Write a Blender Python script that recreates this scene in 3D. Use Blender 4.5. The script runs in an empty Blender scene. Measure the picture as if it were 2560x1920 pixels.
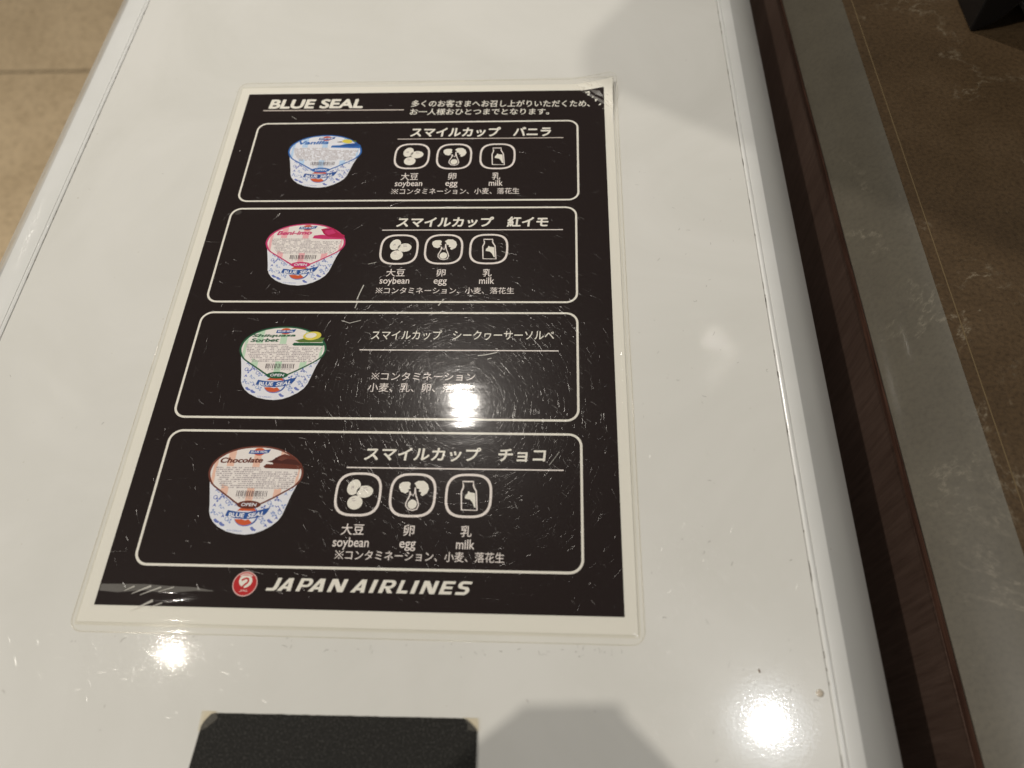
import bpy, bmesh, math, random
from mathutils import Vector, Matrix

random.seed(11)
MM = 0.001
scene = bpy.context.scene
COL = scene.collection

# ------------------------------------------------------------------ camera
# world frame: x to the right along the short side of the menu, y away from the viewer, z up; mm in the code
cam_data = bpy.data.cameras.new("camera")
cam = bpy.data.objects.new("camera", cam_data)
COL.objects.link(cam)
RX = Vector((0.99856968, 0.03326635, -0.04185633))      # image right
RY = Vector((0.00769781, -0.86415722, -0.50316303))     # image down
RZ = Vector((-0.05290885, 0.50212115, -0.86317728))     # view direction
m = Matrix((RX, -RY, -RZ)).transposed().to_4x4()
m.translation = Vector((173.0107, -68.0986, 286.1051)) * MM
cam.matrix_world = m
cam_data.sensor_width = 36.0
cam_data.sensor_fit = 'HORIZONTAL'
cam_data.lens = 36.0 * 1912.586 / 2560.0
cam_data.clip_start = 0.01
cam_data.clip_end = 50.0
cam_data.dof.use_dof = True
cam_data.dof.focus_distance = 0.355
cam_data.dof.aperture_fstop = 7.6
scene.camera = cam

# ------------------------------------------------------------------ world and lamps
world = bpy.data.worlds.new("World")
scene.world = world
world.use_nodes = True
bg = world.node_tree.nodes["Background"]
bg.inputs[0].default_value = (1.0, 0.945, 0.845, 1)
bg.inputs[1].default_value = 0.085

scene.view_settings.view_transform = 'Standard'
scene.view_settings.look = 'None'
scene.view_settings.gamma = 1.0
scene.view_settings.exposure = 0.0
scene.view_settings.use_curve_mapping = False
scene.render.engine = 'CYCLES'
scene.cycles.max_bounces = 8
scene.cycles.transparent_max_bounces = 16
scene.cycles.sample_clamp_indirect = 4.0


def lamp(name, loc, target, radius, power, color):
    d = bpy.data.lights.new(name, 'AREA')
    d.shape = 'DISK'
    d.size = 2 * radius * MM
    d.energy = power
    d.color = color
    o = bpy.data.objects.new(name, d)
    COL.objects.link(o)
    o.location = Vector(loc) * MM
    v = (Vector(target) - Vector(loc)).normalized()
    o.rotation_euler = v.to_track_quat('-Z', 'Y').to_euler()
    return o


WARM = (1.0, 0.938, 0.835)
NEUT = (1.0, 0.95, 0.865)
def along(p, d, h):
    k = h / d[2]
    return (p[0] + d[0] * k, p[1] + d[1] * k, h)
# downlights whose mirror images show on the lacquer and on the film
lamp("downlight", (641 + 393 * .25, 145 + 179 * .25, 1900), (180, 100, 0), 30, 1.4, (1.0, .97, .94))
lamp("downlight", (641 + 393 * .25, 145 + 179 * .25, 1904), (180, 100, 0), 105, .45, (.86, .93, 1.0))  # added wide dim disc, only for the bluish bloom around the reflection
lamp("downlight", (-882, 326, 1900), (100, 100, 0), 10, .5, WARM)
lamp("pendant_lamp", (1, 637, 1000), (150, 1400, 0), 9, 7.0, (1.0, .945, .865))
for x, y, w in ((710, 1390, .035), (760, 1345, .028), (700, 1240, .018)):
    lamp("downlight", (x, y, 1900), (200, 150, 0), 7, w, NEUT)
# downlight behind the viewer, and a lower spot lamp to the left
REAR_LAMP = (-1000, -560, 1880)
lamp("downlight", REAR_LAMP, (150, 100, 0), 24, 17.5, WARM)
WALL_LAMP = (-1395, 1187, 841)
SIDE_LAMP = (-1576, 20, 1220)
lamp("spot_lamp", SIDE_LAMP, (200, 250, 0), 8, 14.5, NEUT)
# added fill spot, no such fitting known; brightens the floor only
sp = bpy.data.lights.new("aisle_spot", 'SPOT')
sp.energy = 50
sp.color = WARM
sp.spot_size = math.radians(52)
sp.spot_blend = .5
sp.shadow_soft_size = .03
spo = bpy.data.objects.new("aisle_spot", sp)
COL.objects.link(spo)
spo.location = Vector((-1150, 1150, 1900)) * MM
# low wall lamp far left, mirrored in the polished worktop edge
lamp("wall_lamp", WALL_LAMP, (330, 110, 0), 11, 0.14, WARM)

# ------------------------------------------------------------------ materials
def new_mat(name):
    mt = bpy.data.materials.new(name)
    mt.use_nodes = True
    nt = mt.node_tree
    return mt, nt, nt.nodes["Principled BSDF"]


def ink(name, col, rough=0.6, spec=0.15):
    mt, nt, b = new_mat(name)
    b.inputs["Base Color"].default_value = (*col, 1)
    b.inputs["Roughness"].default_value = rough
    b.inputs["Specular IOR Level"].default_value = spec
    return mt


def srgb(r, g, b):
    f = lambda c: c / 12.92 if c <= .04045 else ((c + .055) / 1.055) ** 2.4
    return (f(r / 255), f(g / 255), f(b / 255))


def noise(nt, scale, detail=3, rough=.5, coord=None, distort=0.0):
    n = nt.nodes.new("ShaderNodeTexNoise")
    n.inputs["Scale"].default_value = scale
    n.inputs["Detail"].default_value = detail
    n.inputs["Roughness"].default_value = rough
    n.inputs["Distortion"].default_value = distort
    if coord is not None:
        nt.links.new(coord, n.inputs["Vector"])
    return n


def ramp(nt, src, stops):
    r = nt.nodes.new("ShaderNodeValToRGB")
    el = r.color_ramp.elements
    while len(el) > 1:
        el.remove(el[-1])
    el[0].position = stops[0][0]
    el[0].color = (*stops[0][1], 1)
    for p, c in stops[1:]:
        e = el.new(p)
        e.color = (*c, 1)
    nt.links.new(src, r.inputs[0])
    return r.outputs[0]


def coords(nt, kind="Object", scale=(1, 1, 1), rot=(0, 0, 0)):
    t = nt.nodes.new("ShaderNodeTexCoord")
    mp = nt.nodes.new("ShaderNodeMapping")
    mp.inputs["Scale"].default_value = scale
    mp.inputs["Rotation"].default_value = rot
    nt.links.new(t.outputs[kind], mp.inputs[0])
    return mp.outputs[0]


def bump(nt, b, height, strength, dist):
    bp = nt.nodes.new("ShaderNodeBump")
    bp.inputs["Strength"].default_value = strength
    bp.inputs["Distance"].default_value = dist
    nt.links.new(height, bp.inputs["Height"])
    nt.links.new(bp.outputs[0], b.inputs["Normal"])
    return bp


def mixrgb(nt, fac, a, b, mode='MIX'):
    x = nt.nodes.new("ShaderNodeMix")
    x.data_type = 'RGBA'
    x.blend_type = mode
    for s, v in ((x.inputs[0], fac), (x.inputs[6], a), (x.inputs[7], b)):
        if isinstance(v, (int, float)):
            s.default_value = v
        elif isinstance(v, tuple):
            s.default_value = (*v, 1)
        else:
            nt.links.new(v, s)
    return x.outputs[2]


def lacquer(name, base, peel=0.16, rough=.24, cr=1.0):
    mt, nt, b = new_mat(name)
    c = coords(nt)
    big = noise(nt, 9, 5, .6, c, 1.2)
    fine = noise(nt, 900, 2, .5, c)
    k = tuple(v * q for v, q in zip(base, (.925, .925, .915)))
    tone = ramp(nt, big.outputs[0], [(.3, k), (.65, base)])
    spots = ramp(nt, noise(nt, 420, 1, .4, c).outputs[0], [(.0, (.85, .83, .79)), (.16, (.85, .83, .79)), (.21, (1, 1, 1))])
    col = mixrgb(nt, 1.0, tone, spots, 'MULTIPLY')
    nt.links.new(col, b.inputs["Base Color"])
    b.inputs["Roughness"].default_value = rough
    b.inputs["Specular IOR Level"].default_value = .5
    b.inputs["Coat Weight"].default_value = 1.0
    rr = ramp(nt, noise(nt, 55, 4, .6, c).outputs[0], [(.35, (.035 * cr,) * 3), (.7, (.07 * cr,) * 3)])
    nt.links.new(rr, b.inputs["Coat Roughness"])
    bp = bump(nt, b, fine.outputs[0], peel, .0001)
    nt.links.new(bp.outputs[0], b.inputs["Coat Normal"])
    return mt


M = {}
M['lacquer'] = lacquer("white_lacquer", (.775, .765, .725))
M['trim'] = lacquer("white_trim", (.77, .77, .75), .1, .4, 3.5)
M['paper'] = ink("white_paper", (.77, .752, .69))
M['black'] = ink("black_print", (.0125, .0062, .0058), .7, .1)
M['white'] = ink("white_ink", (.80, .735, .71))
M['cream'] = ink("cream_ink", (.80, .77, .705))
M['lid_white'] = ink("lid_print_ink", (.80, .755, .74))
M['rule'] = ink("rule_ink", (.62, .55, .51))
M['red'] = ink("red_ink", (.48, .018, .022))
M['pink_rim'] = ink("pale_pink_ink", (.72, .48, .46))
M['blue'] = ink("blue_ink", (.02, .085, .32))
M['pale_blue'] = ink("pale_blue_ink", (.30, .38, .64))
M['mid_blue'] = ink("mid_blue_ink", (.15, .20, .50))
M['orange'] = ink("orange_ink", (.60, .105, .035))
M['cup_white'] = ink("cup_white_ink", (.76, .77, .84))
M['grey_text'] = ink("grey_text_ink", (.40, .35, .37))
M['dark_text'] = ink("dark_text_ink", (.075, .05, .06))
M['yellow'] = ink("yellow_ink", (.70, .60, .09))
M['leaf'] = ink("leaf_ink", (.10, .17, .03))

# black card: fine fibrous paper
mt, nt, b = new_mat("black_card")
c = coords(nt)
f = noise(nt, 1500, 3, .6, c)
col = ramp(nt, f.outputs[0], [(.35, (.012, .0115, .010)), (.56, (.021, .020, .018)), (.68, (.060, .058, .052))])
nt.links.new(col, b.inputs["Base Color"])
b.inputs["Roughness"].default_value = .75
b.inputs["Specular IOR Level"].default_value = .2
M['card'] = mt
M['card_edge'] = ink("worn_card_edge", (.20, .18, .15), .9)

# clear film: see-through sheet with a glossy skin
def film_mat(name, rough, tint=(1, 1, 1), haze=0.0, ior=1.5, wavy=.25, glow=0.0, stretch=(1, 1, 1)):
    mt = bpy.data.materials.new(name)
    mt.use_nodes = True
    nt = mt.node_tree
    nt.nodes.clear()
    out = nt.nodes.new("ShaderNodeOutputMaterial")
    tr = nt.nodes.new("ShaderNodeBsdfTransparent")
    tr.inputs[0].default_value = (*tint, 1)
    gl = nt.nodes.new("ShaderNodeBsdfGlossy")
    gl.inputs["Roughness"].default_value = rough
    fr = nt.nodes.new("ShaderNodeFresnel")
    geo = nt.nodes.new("ShaderNodeNewGeometry")      # thin sheet: same reflectance from both sides
    io = nt.nodes.new("ShaderNodeMapRange")
    io.inputs[3].default_value = ior
    io.inputs[4].default_value = 1.0 / ior
    nt.links.new(geo.outputs["Backfacing"], io.inputs[0])
    nt.links.new(io.outputs[0], fr.inputs[0])
    c = coords(nt, scale=stretch)
    n1 = noise(nt, 60, 2, .5, c)
    n2 = noise(nt, 1100, 2, .6, c)
    add = nt.nodes.new("ShaderNodeMath")
    add.operation = 'MULTIPLY_ADD'
    add.inputs[1].default_value = .045
    nt.links.new(n2.outputs[0], add.inputs[0])
    nt.links.new(n1.outputs[0], add.inputs[2])
    bp = nt.nodes.new("ShaderNodeBump")
    bp.inputs["Strength"].default_value = wavy
    bp.inputs["Distance"].default_value = .0004
    nt.links.new(add.outputs[0], bp.inputs["Height"])
    nt.links.new(bp.outputs[0], gl.inputs["Normal"])
    mx = nt.nodes.new("ShaderNodeAddShader")
    nt.links.new(fr.outputs[0], gl.inputs["Color"])
    nt.links.new(tr.outputs[0], mx.inputs[0])
    nt.links.new(gl.outputs[0], mx.inputs[1])
    last = mx.outputs[0]
    if glow > 0:                              # hazy second lobe of the worn skin
        g2 = nt.nodes.new("ShaderNodeBsdfGlossy")
        g2.inputs["Roughness"].default_value = .27
        g2.inputs["Color"].default_value = (glow, glow, glow, 1)
        m3 = nt.nodes.new("ShaderNodeAddShader")
        nt.links.new(last, m3.inputs[0])
        nt.links.new(g2.outputs[0], m3.inputs[1])
        last = m3.outputs[0]
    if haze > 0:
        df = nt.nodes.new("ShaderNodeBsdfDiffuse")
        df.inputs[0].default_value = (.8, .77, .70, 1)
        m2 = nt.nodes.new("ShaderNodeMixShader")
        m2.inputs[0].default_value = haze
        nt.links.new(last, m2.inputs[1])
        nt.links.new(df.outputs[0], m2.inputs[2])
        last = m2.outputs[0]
    nt.links.new(last, out.inputs[0])
    return mt


M['film'] = film_mat("clear_film", .055, tint=(.972, .968, .955), haze=.0, glow=.006, wavy=.34, stretch=(.25, 1.5, 1))
M['film_rim'] = film_mat("film_cut_edge", .12, tint=(.88, .865, .83), haze=.03, wavy=.1)
M['paper_seam'] = film_mat("film_seam", .12, tint=(.95, .94, .91), haze=.0, wavy=.1)
M['tape'] = film_mat("yellowed_tape", .2, tint=(.93, .88, .77), haze=.07)
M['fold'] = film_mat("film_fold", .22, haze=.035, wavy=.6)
M['stress'] = film_mat("stress_whitened_film", .3, haze=.13, wavy=.6)  # pale haze painted for the lamp reflection on the folds
M['stress_bright'] = film_mat("stress_whitened_crease", .3, haze=.62, wavy=.6)  # serves both real scuffs and glints painted on the folds


# micro scratches: each is a groove, modelled as a sliver with a stretched glossy lobe across its length
def scratch_mat(name, strength, rough=.30):
    mt = bpy.data.materials.new(name)
    mt.use_nodes = True
    nt = mt.node_tree
    nt.nodes.clear()
    out = nt.nodes.new("ShaderNodeOutputMaterial")
    tr = nt.nodes.new("ShaderNodeBsdfTransparent")
    gl = nt.nodes.new("ShaderNodeBsdfAnisotropic")
    gl.inputs["Color"].default_value = (.95, .93, .90, 1)
    gl.inputs["Roughness"].default_value = rough
    gl.inputs["Anisotropy"].default_value = .90
    tg = nt.nodes.new("ShaderNodeTangent")
    tg.direction_type = 'UV_MAP'
    tg.uv_map = "UVMap"
    nt.links.new(tg.outputs[0], gl.inputs["Tangent"])
    gl.inputs["Color"].default_value = (.95 * strength, .93 * strength, .90 * strength, 1)
    mx = nt.nodes.new("ShaderNodeAddShader")
    nt.links.new(tr.outputs[0], mx.inputs[0])
    nt.links.new(gl.outputs[0], mx.inputs[1])
    nt.links.new(mx.outputs[0], out.inputs[0])
    return mt


M['scratch'] = scratch_mat("film_scratch", .034, .215)
M['scratch_top'] = scratch_mat("lacquer_scratch", .07, .2)
M['scuff'] = ink("pale_scuff", (.55, .53, .50), .5, .4)

# wood
mt, nt, b = new_mat("dark_wood")
c = coords(nt, scale=(1, 1, .06))
g = noise(nt, 420, 5, .65, c, .4)
g2 = noise(nt, 22, 3, .5, coords(nt, scale=(1, 1, .3)))
col = ramp(nt, g.outputs[0], [(.25, (.080, .048, .036)), (.5, (.125, .080, .062)), (.75, (.165, .110, .088))])
col = mixrgb(nt, .5, col, ramp(nt, g2.outputs[0], [(.35, (.6, .55, .52)), (.7, (1, 1, 1))]), 'MULTIPLY')
nt.links.new(col, b.inputs["Base Color"])
b.inputs["Roughness"].default_value = .45
M['wood'] = mt
mt, nt, b = new_mat("wood_edge_band")
c = coords(nt, scale=(1, .05, 1))
g = noise(nt, 600, 4, .6, c)
col = ramp(nt, g.outputs[0], [(.3, (.022, .011, .008)), (.7, (.085, .042, .028))])
nt.links.new(col, b.inputs["Base Color"])
b.inputs["Roughness"].default_value = .3
M['wood_edge'] = mt


# stone with pale veins
def stone(name, dark, mid, light, vein, rough, scale=1.0, gr=.7, coat=0.0):
    mt, nt, b = new_mat(name)
    c = coords(nt)
    n1 = noise(nt, 18 * scale, 5, .62, c)
    n2 = noise(nt, 520 * scale, 3, .6, c)
    col = ramp(nt, n1.outputs[0], [(.3, dark), (.5, mid), (.72, light)])
    grain = ramp(nt, n2.outputs[0], [(.3, (.55, .52, .48)), (.5, (1, 1, 1)), (.72, (1.35, 1.32, 1.25))])
    col = mixrgb(nt, gr, col, grain, 'MULTIPLY')
    # veins: thin level sets of a warped noise, broken up by a mask
    v = noise(nt, 11, 7, .66, c, .5)
    sub = nt.nodes.new("ShaderNodeMath"); sub.operation = 'SUBTRACT'; sub.inputs[1].default_value = .5
    ab = nt.nodes.new("ShaderNodeMath"); ab.operation = 'ABSOLUTE'
    nt.links.new(v.outputs[0], sub.inputs[0]); nt.links.new(sub.outputs[0], ab.inputs[0])
    line = ramp(nt, ab.outputs[0], [(.0, (1, 1, 1)), (.007, (.4, .4, .4)), (.017, (0, 0, 0))])
    mask = ramp(nt, noise(nt, 24, 3, .6, c).outputs[0], [(.50, (0, 0, 0)), (.63, (1, 1, 1))])
    brk = ramp(nt, noise(nt, 300, 3, .6, c).outputs[0], [(.42, (.15,) * 3), (.6, (1, 1, 1))])
    fac = mixrgb(nt, 1.0, line, mask, 'MULTIPLY')
    fac = mixrgb(nt, 1.0, fac, brk, 'MULTIPLY')
    col = mixrgb(nt, fac, col, vein)
    nt.links.new(col, b.inputs["Base Color"])
    b.inputs["Roughness"].default_value = rough
    b.inputs["Specular IOR Level"].default_value = .45
    b.inputs["Coat Weight"].default_value = coat
    b.inputs["Coat Roughness"].default_value = .09
    bump(nt, b, n2.outputs[0], .08 if gr > .5 else .015, .0002)
    return mt


M['stone'] = stone("brown_stone", (.060, .038, .019), (.077, .049, .025), (.097, .064, .035), (.215, .175, .12), .38)
M['stone_edge'] = stone("honed_stone_edge", (.072, .062, .045), (.084, .073, .053), (.098, .086, .063), (.16, .14, .105), .45, 1.0, .3, .15)  # greyer base colour has the room's sheen on the edge painted in
M['stone_joint'] = ink("stone_joint", (.155, .112, .06), .5)
M['black_plastic'] = ink("black_plastic", (.006, .006, .007), .35, .4)
M['steel'] = ink("white_cable", (.55, .53, .5), .4)
M['lint'] = ink("dark_lint", (.27, .25, .22), .9)
M['crumb'] = ink("brown_crumb", (.18, .09, .04), .8)
mt, nt, b = new_mat("dried_drop")
b.inputs["Base Color"].default_value = (.60, .53, .44, 1)
b.inputs["Roughness"].default_value = .12
M['water'] = mt

# floor: large warm beige tiles with narrow grey joints
mt, nt, b = new_mat("beige_floor_tile")
c = coords(nt)
n1 = noise(nt, 6, 4, .6, c)
n2 = noise(nt, 95, 4, .65, c)
col = ramp(nt, n1.outputs[0], [(.3, (.54, .41, .255)), (.7, (.67, .52, .335))])
gr = ramp(nt, n2.outputs[0], [(.3, (.55, .52, .48)), (.48, (1, 1, 1)), (.7, (1.12, 1.12, 1.1))])
col = mixrgb(nt, .8, col, gr, 'MULTIPLY')
br = nt.nodes.new("ShaderNodeTexBrick")
br.offset = 0.0
br.inputs["Scale"].default_value = 1.0
br.inputs["Brick Width"].default_value = 1.2
br.inputs["Row Height"].default_value = 1.2
br.inputs["Mortar Size"].default_value = .0045
br.inputs["Color1"].default_value = (1, 1, 1, 1)
br.inputs["Color2"].default_value = (1, 1, 1, 1)
br.inputs["Mortar"].default_value = (.42, .42, .42, 1)
mp = coords(nt)
mp.node.inputs["Location"].default_value = (0.35, -1.432, 0)
nt.links.new(mp, br.inputs[0])
col = mixrgb(nt, 1.0, col, br.outputs[0], 'MULTIPLY')
nt.links.new(col, b.inputs["Base Color"])
b.inputs["Roughness"].default_value = .45
M['floor'] = mt


# ------------------------------------------------------------------ mesh builder
class MB:
    def __init__(self):
        self.v, self.f, self.mi, self.mats = [], [], [], []

    def slot(self, mt):
        if mt not in self.mats:
            self.mats.append(mt)
        return self.mats.index(mt)

    def face(self, pts, mt):
        i = len(self.v)
        self.v += [tuple(p) for p in pts]
        self.f.append(tuple(range(i, i + len(pts))))
        self.mi.append(self.slot(mt))

    def poly(self, pts, z, mt):                 # flat printed shape, counter-clockwise
        a = sum(pts[i][0] * pts[(i + 1) % len(pts)][1] - pts[(i + 1) % len(pts)][0] * pts[i][1] for i in range(len(pts)))
        if a < 0:
            pts = pts[::-1]
        self.face([(x, y, z) for x, y in pts], mt)

    def raw(self, verts, faces, mt):
        i = len(self.v)
        self.v += verts
        s = self.slot(mt)
        for f in faces:
            self.f.append(tuple(i + k for k in f))
            self.mi.append(s)

    def ring(self, outer, inner, z, mt):        # band between two outlines of equal length
        n = len(outer)
        i = len(self.v)
        self.v += [(x, y, z) for x, y in outer] + [(x, y, z) for x, y in inner]
        s = self.slot(mt)
        for k in range(n):
            j = (k + 1) % n
            self.f.append((i + k, i + j, i + n + j, i + n + k))
            self.mi.append(s)

    def stroke(self, pts, w, z, mt, closed=False):
        n = len(pts)
        L, R = [], []
        for k in range(n):
            a = pts[k - 1] if (k > 0 or closed) else pts[k]
            c_ = pts[(k + 1) % n] if (k < n - 1 or closed) else pts[k]
            dx, dy = c_[0] - a[0], c_[1] - a[1]
            l = math.hypot(dx, dy) or 1
            nx, ny = -dy / l * w / 2, dx / l * w / 2
            L.append((pts[k][0] + nx, pts[k][1] + ny))
            R.append((pts[k][0] - nx, pts[k][1] - ny))
        for k in range(n if closed else n - 1):
            j = (k + 1) % n
            self.face([(*R[k], z), (*R[j], z), (*L[j], z), (*L[k], z)], mt)

    def box(self, x0, x1, y0, y1, z0, z1, mt):
        p = [(x0, y0, z0), (x1, y0, z0), (x1, y1, z0), (x0, y1, z0), (x0, y0, z1), (x1, y0, z1), (x1, y1, z1), (x0, y1, z1)]
        self.raw(p, [(0, 3, 2, 1), (4, 5, 6, 7), (0, 1, 5, 4), (1, 2, 6, 5), (2, 3, 7, 6), (3, 0, 4, 7)], mt)

    def prism(self, prof, y0, y1, mt):          # closed (x, z) outline drawn out along y
        n = len(prof)
        a = sum(prof[i][0] * prof[(i + 1) % n][1] - prof[(i + 1) % n][0] * prof[i][1] for i in range(n))
        if a < 0:
            prof = prof[::-1]
        i = len(self.v)
        self.v += [(x, y0, z) for x, z in prof] + [(x, y1, z) for x, z in prof]
        s = self.slot(mt)
        F = [tuple(i + k for k in range(n)), tuple(i + n + k for k in reversed(range(n)))]
        for k in range(n):
            j = (k + 1) % n
            F.append((i + k, i + n + k, i + n + j, i + j))
        self.f += F
        self.mi += [s] * len(F)

    def lathe(self, cx, cy, prof, mt, n=48):
        i = len(self.v)
        for r, z in prof:
            for k in range(n):
                a = 2 * math.pi * k / n
                self.v.append((cx + r * math.cos(a), cy + r * math.sin(a), z))
        s = self.slot(mt)
        for q in range(len(prof) - 1):
            for k in range(n):
                j = (k + 1) % n
                self.f.append((i + q * n + k, i + q * n + j, i + (q + 1) * n + j, i + (q + 1) * n + k))
                self.mi.append(s)
        self.f.append(tuple(i + (len(prof) - 1) * n + k for k in range(n)))
        self.f.append(tuple(i + k for k in reversed(range(n))))
        self.mi += [s, s]

    def build(self, name, parent=None, bend=None, smooth=False, origin=(0, 0, 0), angle=None):
        me = bpy.data.meshes.new(name)
        ox, oy, oz = origin
        vs = []
        for x, y, z in self.v:
            if bend:
                z += bend(x, y)
            vs.append(((x - ox) * MM, (y - oy) * MM, (z - oz) * MM))
        me.from_pydata(vs, [], self.f)
        for mt in self.mats:
            me.materials.append(mt)
        me.polygons.foreach_set("material_index", self.mi)
        if smooth:
            me.polygons.foreach_set("use_smooth", [True] * len(self.f))
            if angle:
                me.set_sharp_from_angle(angle=math.radians(angle))
        me.update()
        o = bpy.data.objects.new(name, me)
        COL.objects.link(o)
        if parent is not None:
            o.parent = parent
            p0 = parent.get("_o", None)
            q = ORIG.get(parent.name, (0, 0, 0))
            o.location = ((ox - q[0]) * MM, (oy - q[1]) * MM, (oz - q[2]) * MM)
        else:
            o.location = (ox * MM, oy * MM, oz * MM)
        ORIG[o.name] = origin
        return o


ORIG = {}


def tag(o, label=None, cat=None, group=None, kind=None):
    for k, v in (("label", label), ("category", cat), ("group", group), ("kind", kind)):
        if v:
            o[k] = v
    return o


def empty(name, loc, label, cat, group=None):
    o = bpy.data.objects.new(name, None)
    o.empty_display_size = .02
    COL.objects.link(o)
    o.location = Vector(loc) * MM
    ORIG[o.name] = tuple(loc)
    return tag(o, label, cat, group)


# ------------------------------------------------------------------ lettering
_text_cache = {}


def glyphs(s, offset=0.0, shear=0.0):
    key = (s, offset, shear)
    if key in _text_cache:
        return _text_cache[key]
    cu = bpy.data.curves.new("lettering", 'FONT')
    cu.body = s
    cu.size = 1.0
    cu.offset = offset
    cu.shear = shear
    cu.resolution_u = 4
    cu.fill_mode = 'BOTH'
    o = bpy.data.objects.new("lettering", cu)
    COL.objects.link(o)
    bpy.context.view_layer.update()
    dg = bpy.context.evaluated_depsgraph_get()
    me = bpy.data.meshes.new_from_object(o.evaluated_get(dg))
    v = [(p.co.x, p.co.y) for p in me.vertices]
    f = [tuple(p.vertices) for p in me.polygons]
    bpy.data.objects.remove(o)
    bpy.data.curves.remove(cu)
    bpy.data.meshes.remove(me)
    _text_cache[key] = (v, f)
    return v, f


def letter(mb, s, x0, x1, y0, y1, z, mt, bold=0.0, shear=0.0, tilt=0.0):
    """set the words S so that their outline fills the box x0..x1, y0..y1; BOLD thickens the strokes, in em"""
    v, f = glyphs(s, 0.0, shear)
    xs = [p[0] for p in v]; ys = [p[1] for p in v]
    ax, bx, ay, by = min(xs) - bold, max(xs) + bold, min(ys) - bold, max(ys) + bold
    kx, ky = (x1 - x0) / (bx - ax), (y1 - y0) / (by - ay)
    ff = []
    for q in f:
        a = sum(v[q[i]][0] * v[q[(i + 1) % len(q)]][1] - v[q[(i + 1) % len(q)]][0] * v[q[i]][1] for i in range(len(q)))
        ff.append(q if a > 0 else q[::-1])
    steps = [(0, 0)] if bold <= 0 else [(math.cos(k * math.pi / 4) * bold, math.sin(k * math.pi / 4) * bold) for k in range(8)] + ([(0, 0)] if bold > .02 else [])
    for n, (ox, oy) in enumerate(steps):
        out = []
        for x, y in v:
            X = x0 + (x + ox - ax) * kx
            out.append((X, y0 + (y + oy - ay) * ky + tilt * (X - x0), z + n * .0006))
        mb.raw(out, ff, mt)


def ellipse(cx, cy, rx, ry, n=28, rot=0.0, a0=0.0, a1=2 * math.pi, close=True):
    pts = []
    cnt = n if close else n + 1
    for k in range(cnt):
        a = a0 + (a1 - a0) * k / n
        x, y = rx * math.cos(a), ry * math.sin(a)
        pts.append((cx + x * math.cos(rot) - y * math.sin(rot), cy + x * math.sin(rot) + y * math.cos(rot)))
    return pts


def round_rect(x0, x1, y0, y1, r, n=8):
    p = []
    for cx, cy, a in ((x1 - r, y1 - r, 0), (x0 + r, y1 - r, 90), (x0 + r, y0 + r, 180), (x1 - r, y0 + r, 270)):
        for k in range(n + 1):
            t = math.radians(a + 90 * k / n)
            p.append((cx + r * math.cos(t), cy + r * math.sin(t)))
    return p


# ================================================================== SETTING
mb = MB()
mb.face([(-6000, -6000, -850), (6000, -6000, -850), (6000, 6000, -850), (-6000, 6000, -850)], M['floor'])
tag(mb.build("floor"), kind="structure")

# ------------------------------------------------------------------ white chest freezer whose lid carries the menu
Y0, Y1 = -150, 760
GL, GR = -83.2, 269.6                      # the two long joints of the lid
fz = empty("chest_freezer", (90, 300, -850), "glossy white freezer cabinet with a flat lid and rounded long edges", "freezer")
mb = MB()
mb.prism([(GL + .1, -12), (GL + .1, -.25), (GL + .35, 0), (GR - .35, 0), (GR - .1, -.25), (GR - .1, -12)], Y0, Y1, M['lacquer'])
lid = mb.build("lid_panel", fz)


def trim_profile(x, s, flat):
    """edge rail: bead, narrow slit, flat land, sloping flank; S is the outward direction"""
    p = [(x + s * .1, -12), (x + s * .1, -.5)]
    for k in range(7):
        a = math.pi * (1 - k / 6)
        p.append((x + s * (1.25 + 1.0 * math.cos(a)), -.12 + .38 * math.sin(a)))
    p += [(x + s * 2.35, -.35), (x + s * 2.45, -.35), (x + s * 2.6, 0)]
    p += [(x + s * (flat - .25), 0), (x + s * (flat + .15), -.2)]
    p += [(x + s * (flat + 17.4), -14.6)]
    for k in range(1, 8):
        a = math.radians(49 - 49 * k / 7)
        p.append((x + s * (flat + 17.4 + 6.6 * (math.cos(a) - math.cos(math.radians(49)))), -14.6 - 8.5 * (math.sin(math.radians(49)) - math.sin(a)) - .3 * k))
    e = p[-1]
    p += [(e[0], -70), (x + s * .1, -70)]
    return p


for x, s, flat in ((GR, 1, 7.9), (GL, -1, 14.0)):
    mb = MB()
    mb.prism(trim_profile(x, s, flat), Y0, Y1, M['trim'])
    mb.build("edge_trim", fz, smooth=True, angle=32)
mb = MB()
mb.box(GL - 14, GR + 22, Y0 + 4, Y1, -830, -70.5, M['trim'])
mb.box(GL + 1, GR - 1, Y0 + 4, Y1, -70, -12.5, M['trim'])
mb.build("cabinet_body", fz)
for x in (GL + 20, GR - 20):
    for y in (Y0 + 60, Y1 - 60):
        mb = MB()
        mb.lathe(x, y, [(16, -850), (16, -846), (9, -844), (9, -830.2)], M['black_plastic'], 24)
        mb.build("foot", fz)

# ------------------------------------------------------------------ stone worktop on a wooden cabinet beside it
wt = empty("stone_worktop", (600, 300, -850), "brown veined stone worktop on a dark wooden cabinet beside the freezer", "counter")
wt.rotation_euler.z = .017
wt.location.x -= 1.2 * MM
WX = 345.3
mb = MB()
mb.box(WX + 6.1, 1100, -500, 1500, -40, 0, M['stone'])
mb.box(WX + .3, WX + 5.5, -500, 1500, -30, -.05, M['stone'])
mb.build("worktop_slab", wt)
mb = MB()
mb.box(WX + 5.5, WX + 6.1, -500, 1500, -30, -.12, M['stone_joint'])
mb.build("joint_line", wt)
mb = MB()
t = 23.0
prof = [(WX + .28, -.22)]
for k in range(1, 9):
    u = k / 9
    bow = 1.1 * math.sin(math.pi * u)
    prof.append((WX - t * u - bow * .7, -t * u + bow * .7))
prof += [(WX - t, -t), (WX - t, -t - .6), (WX + .28, -t - .6)]
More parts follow.
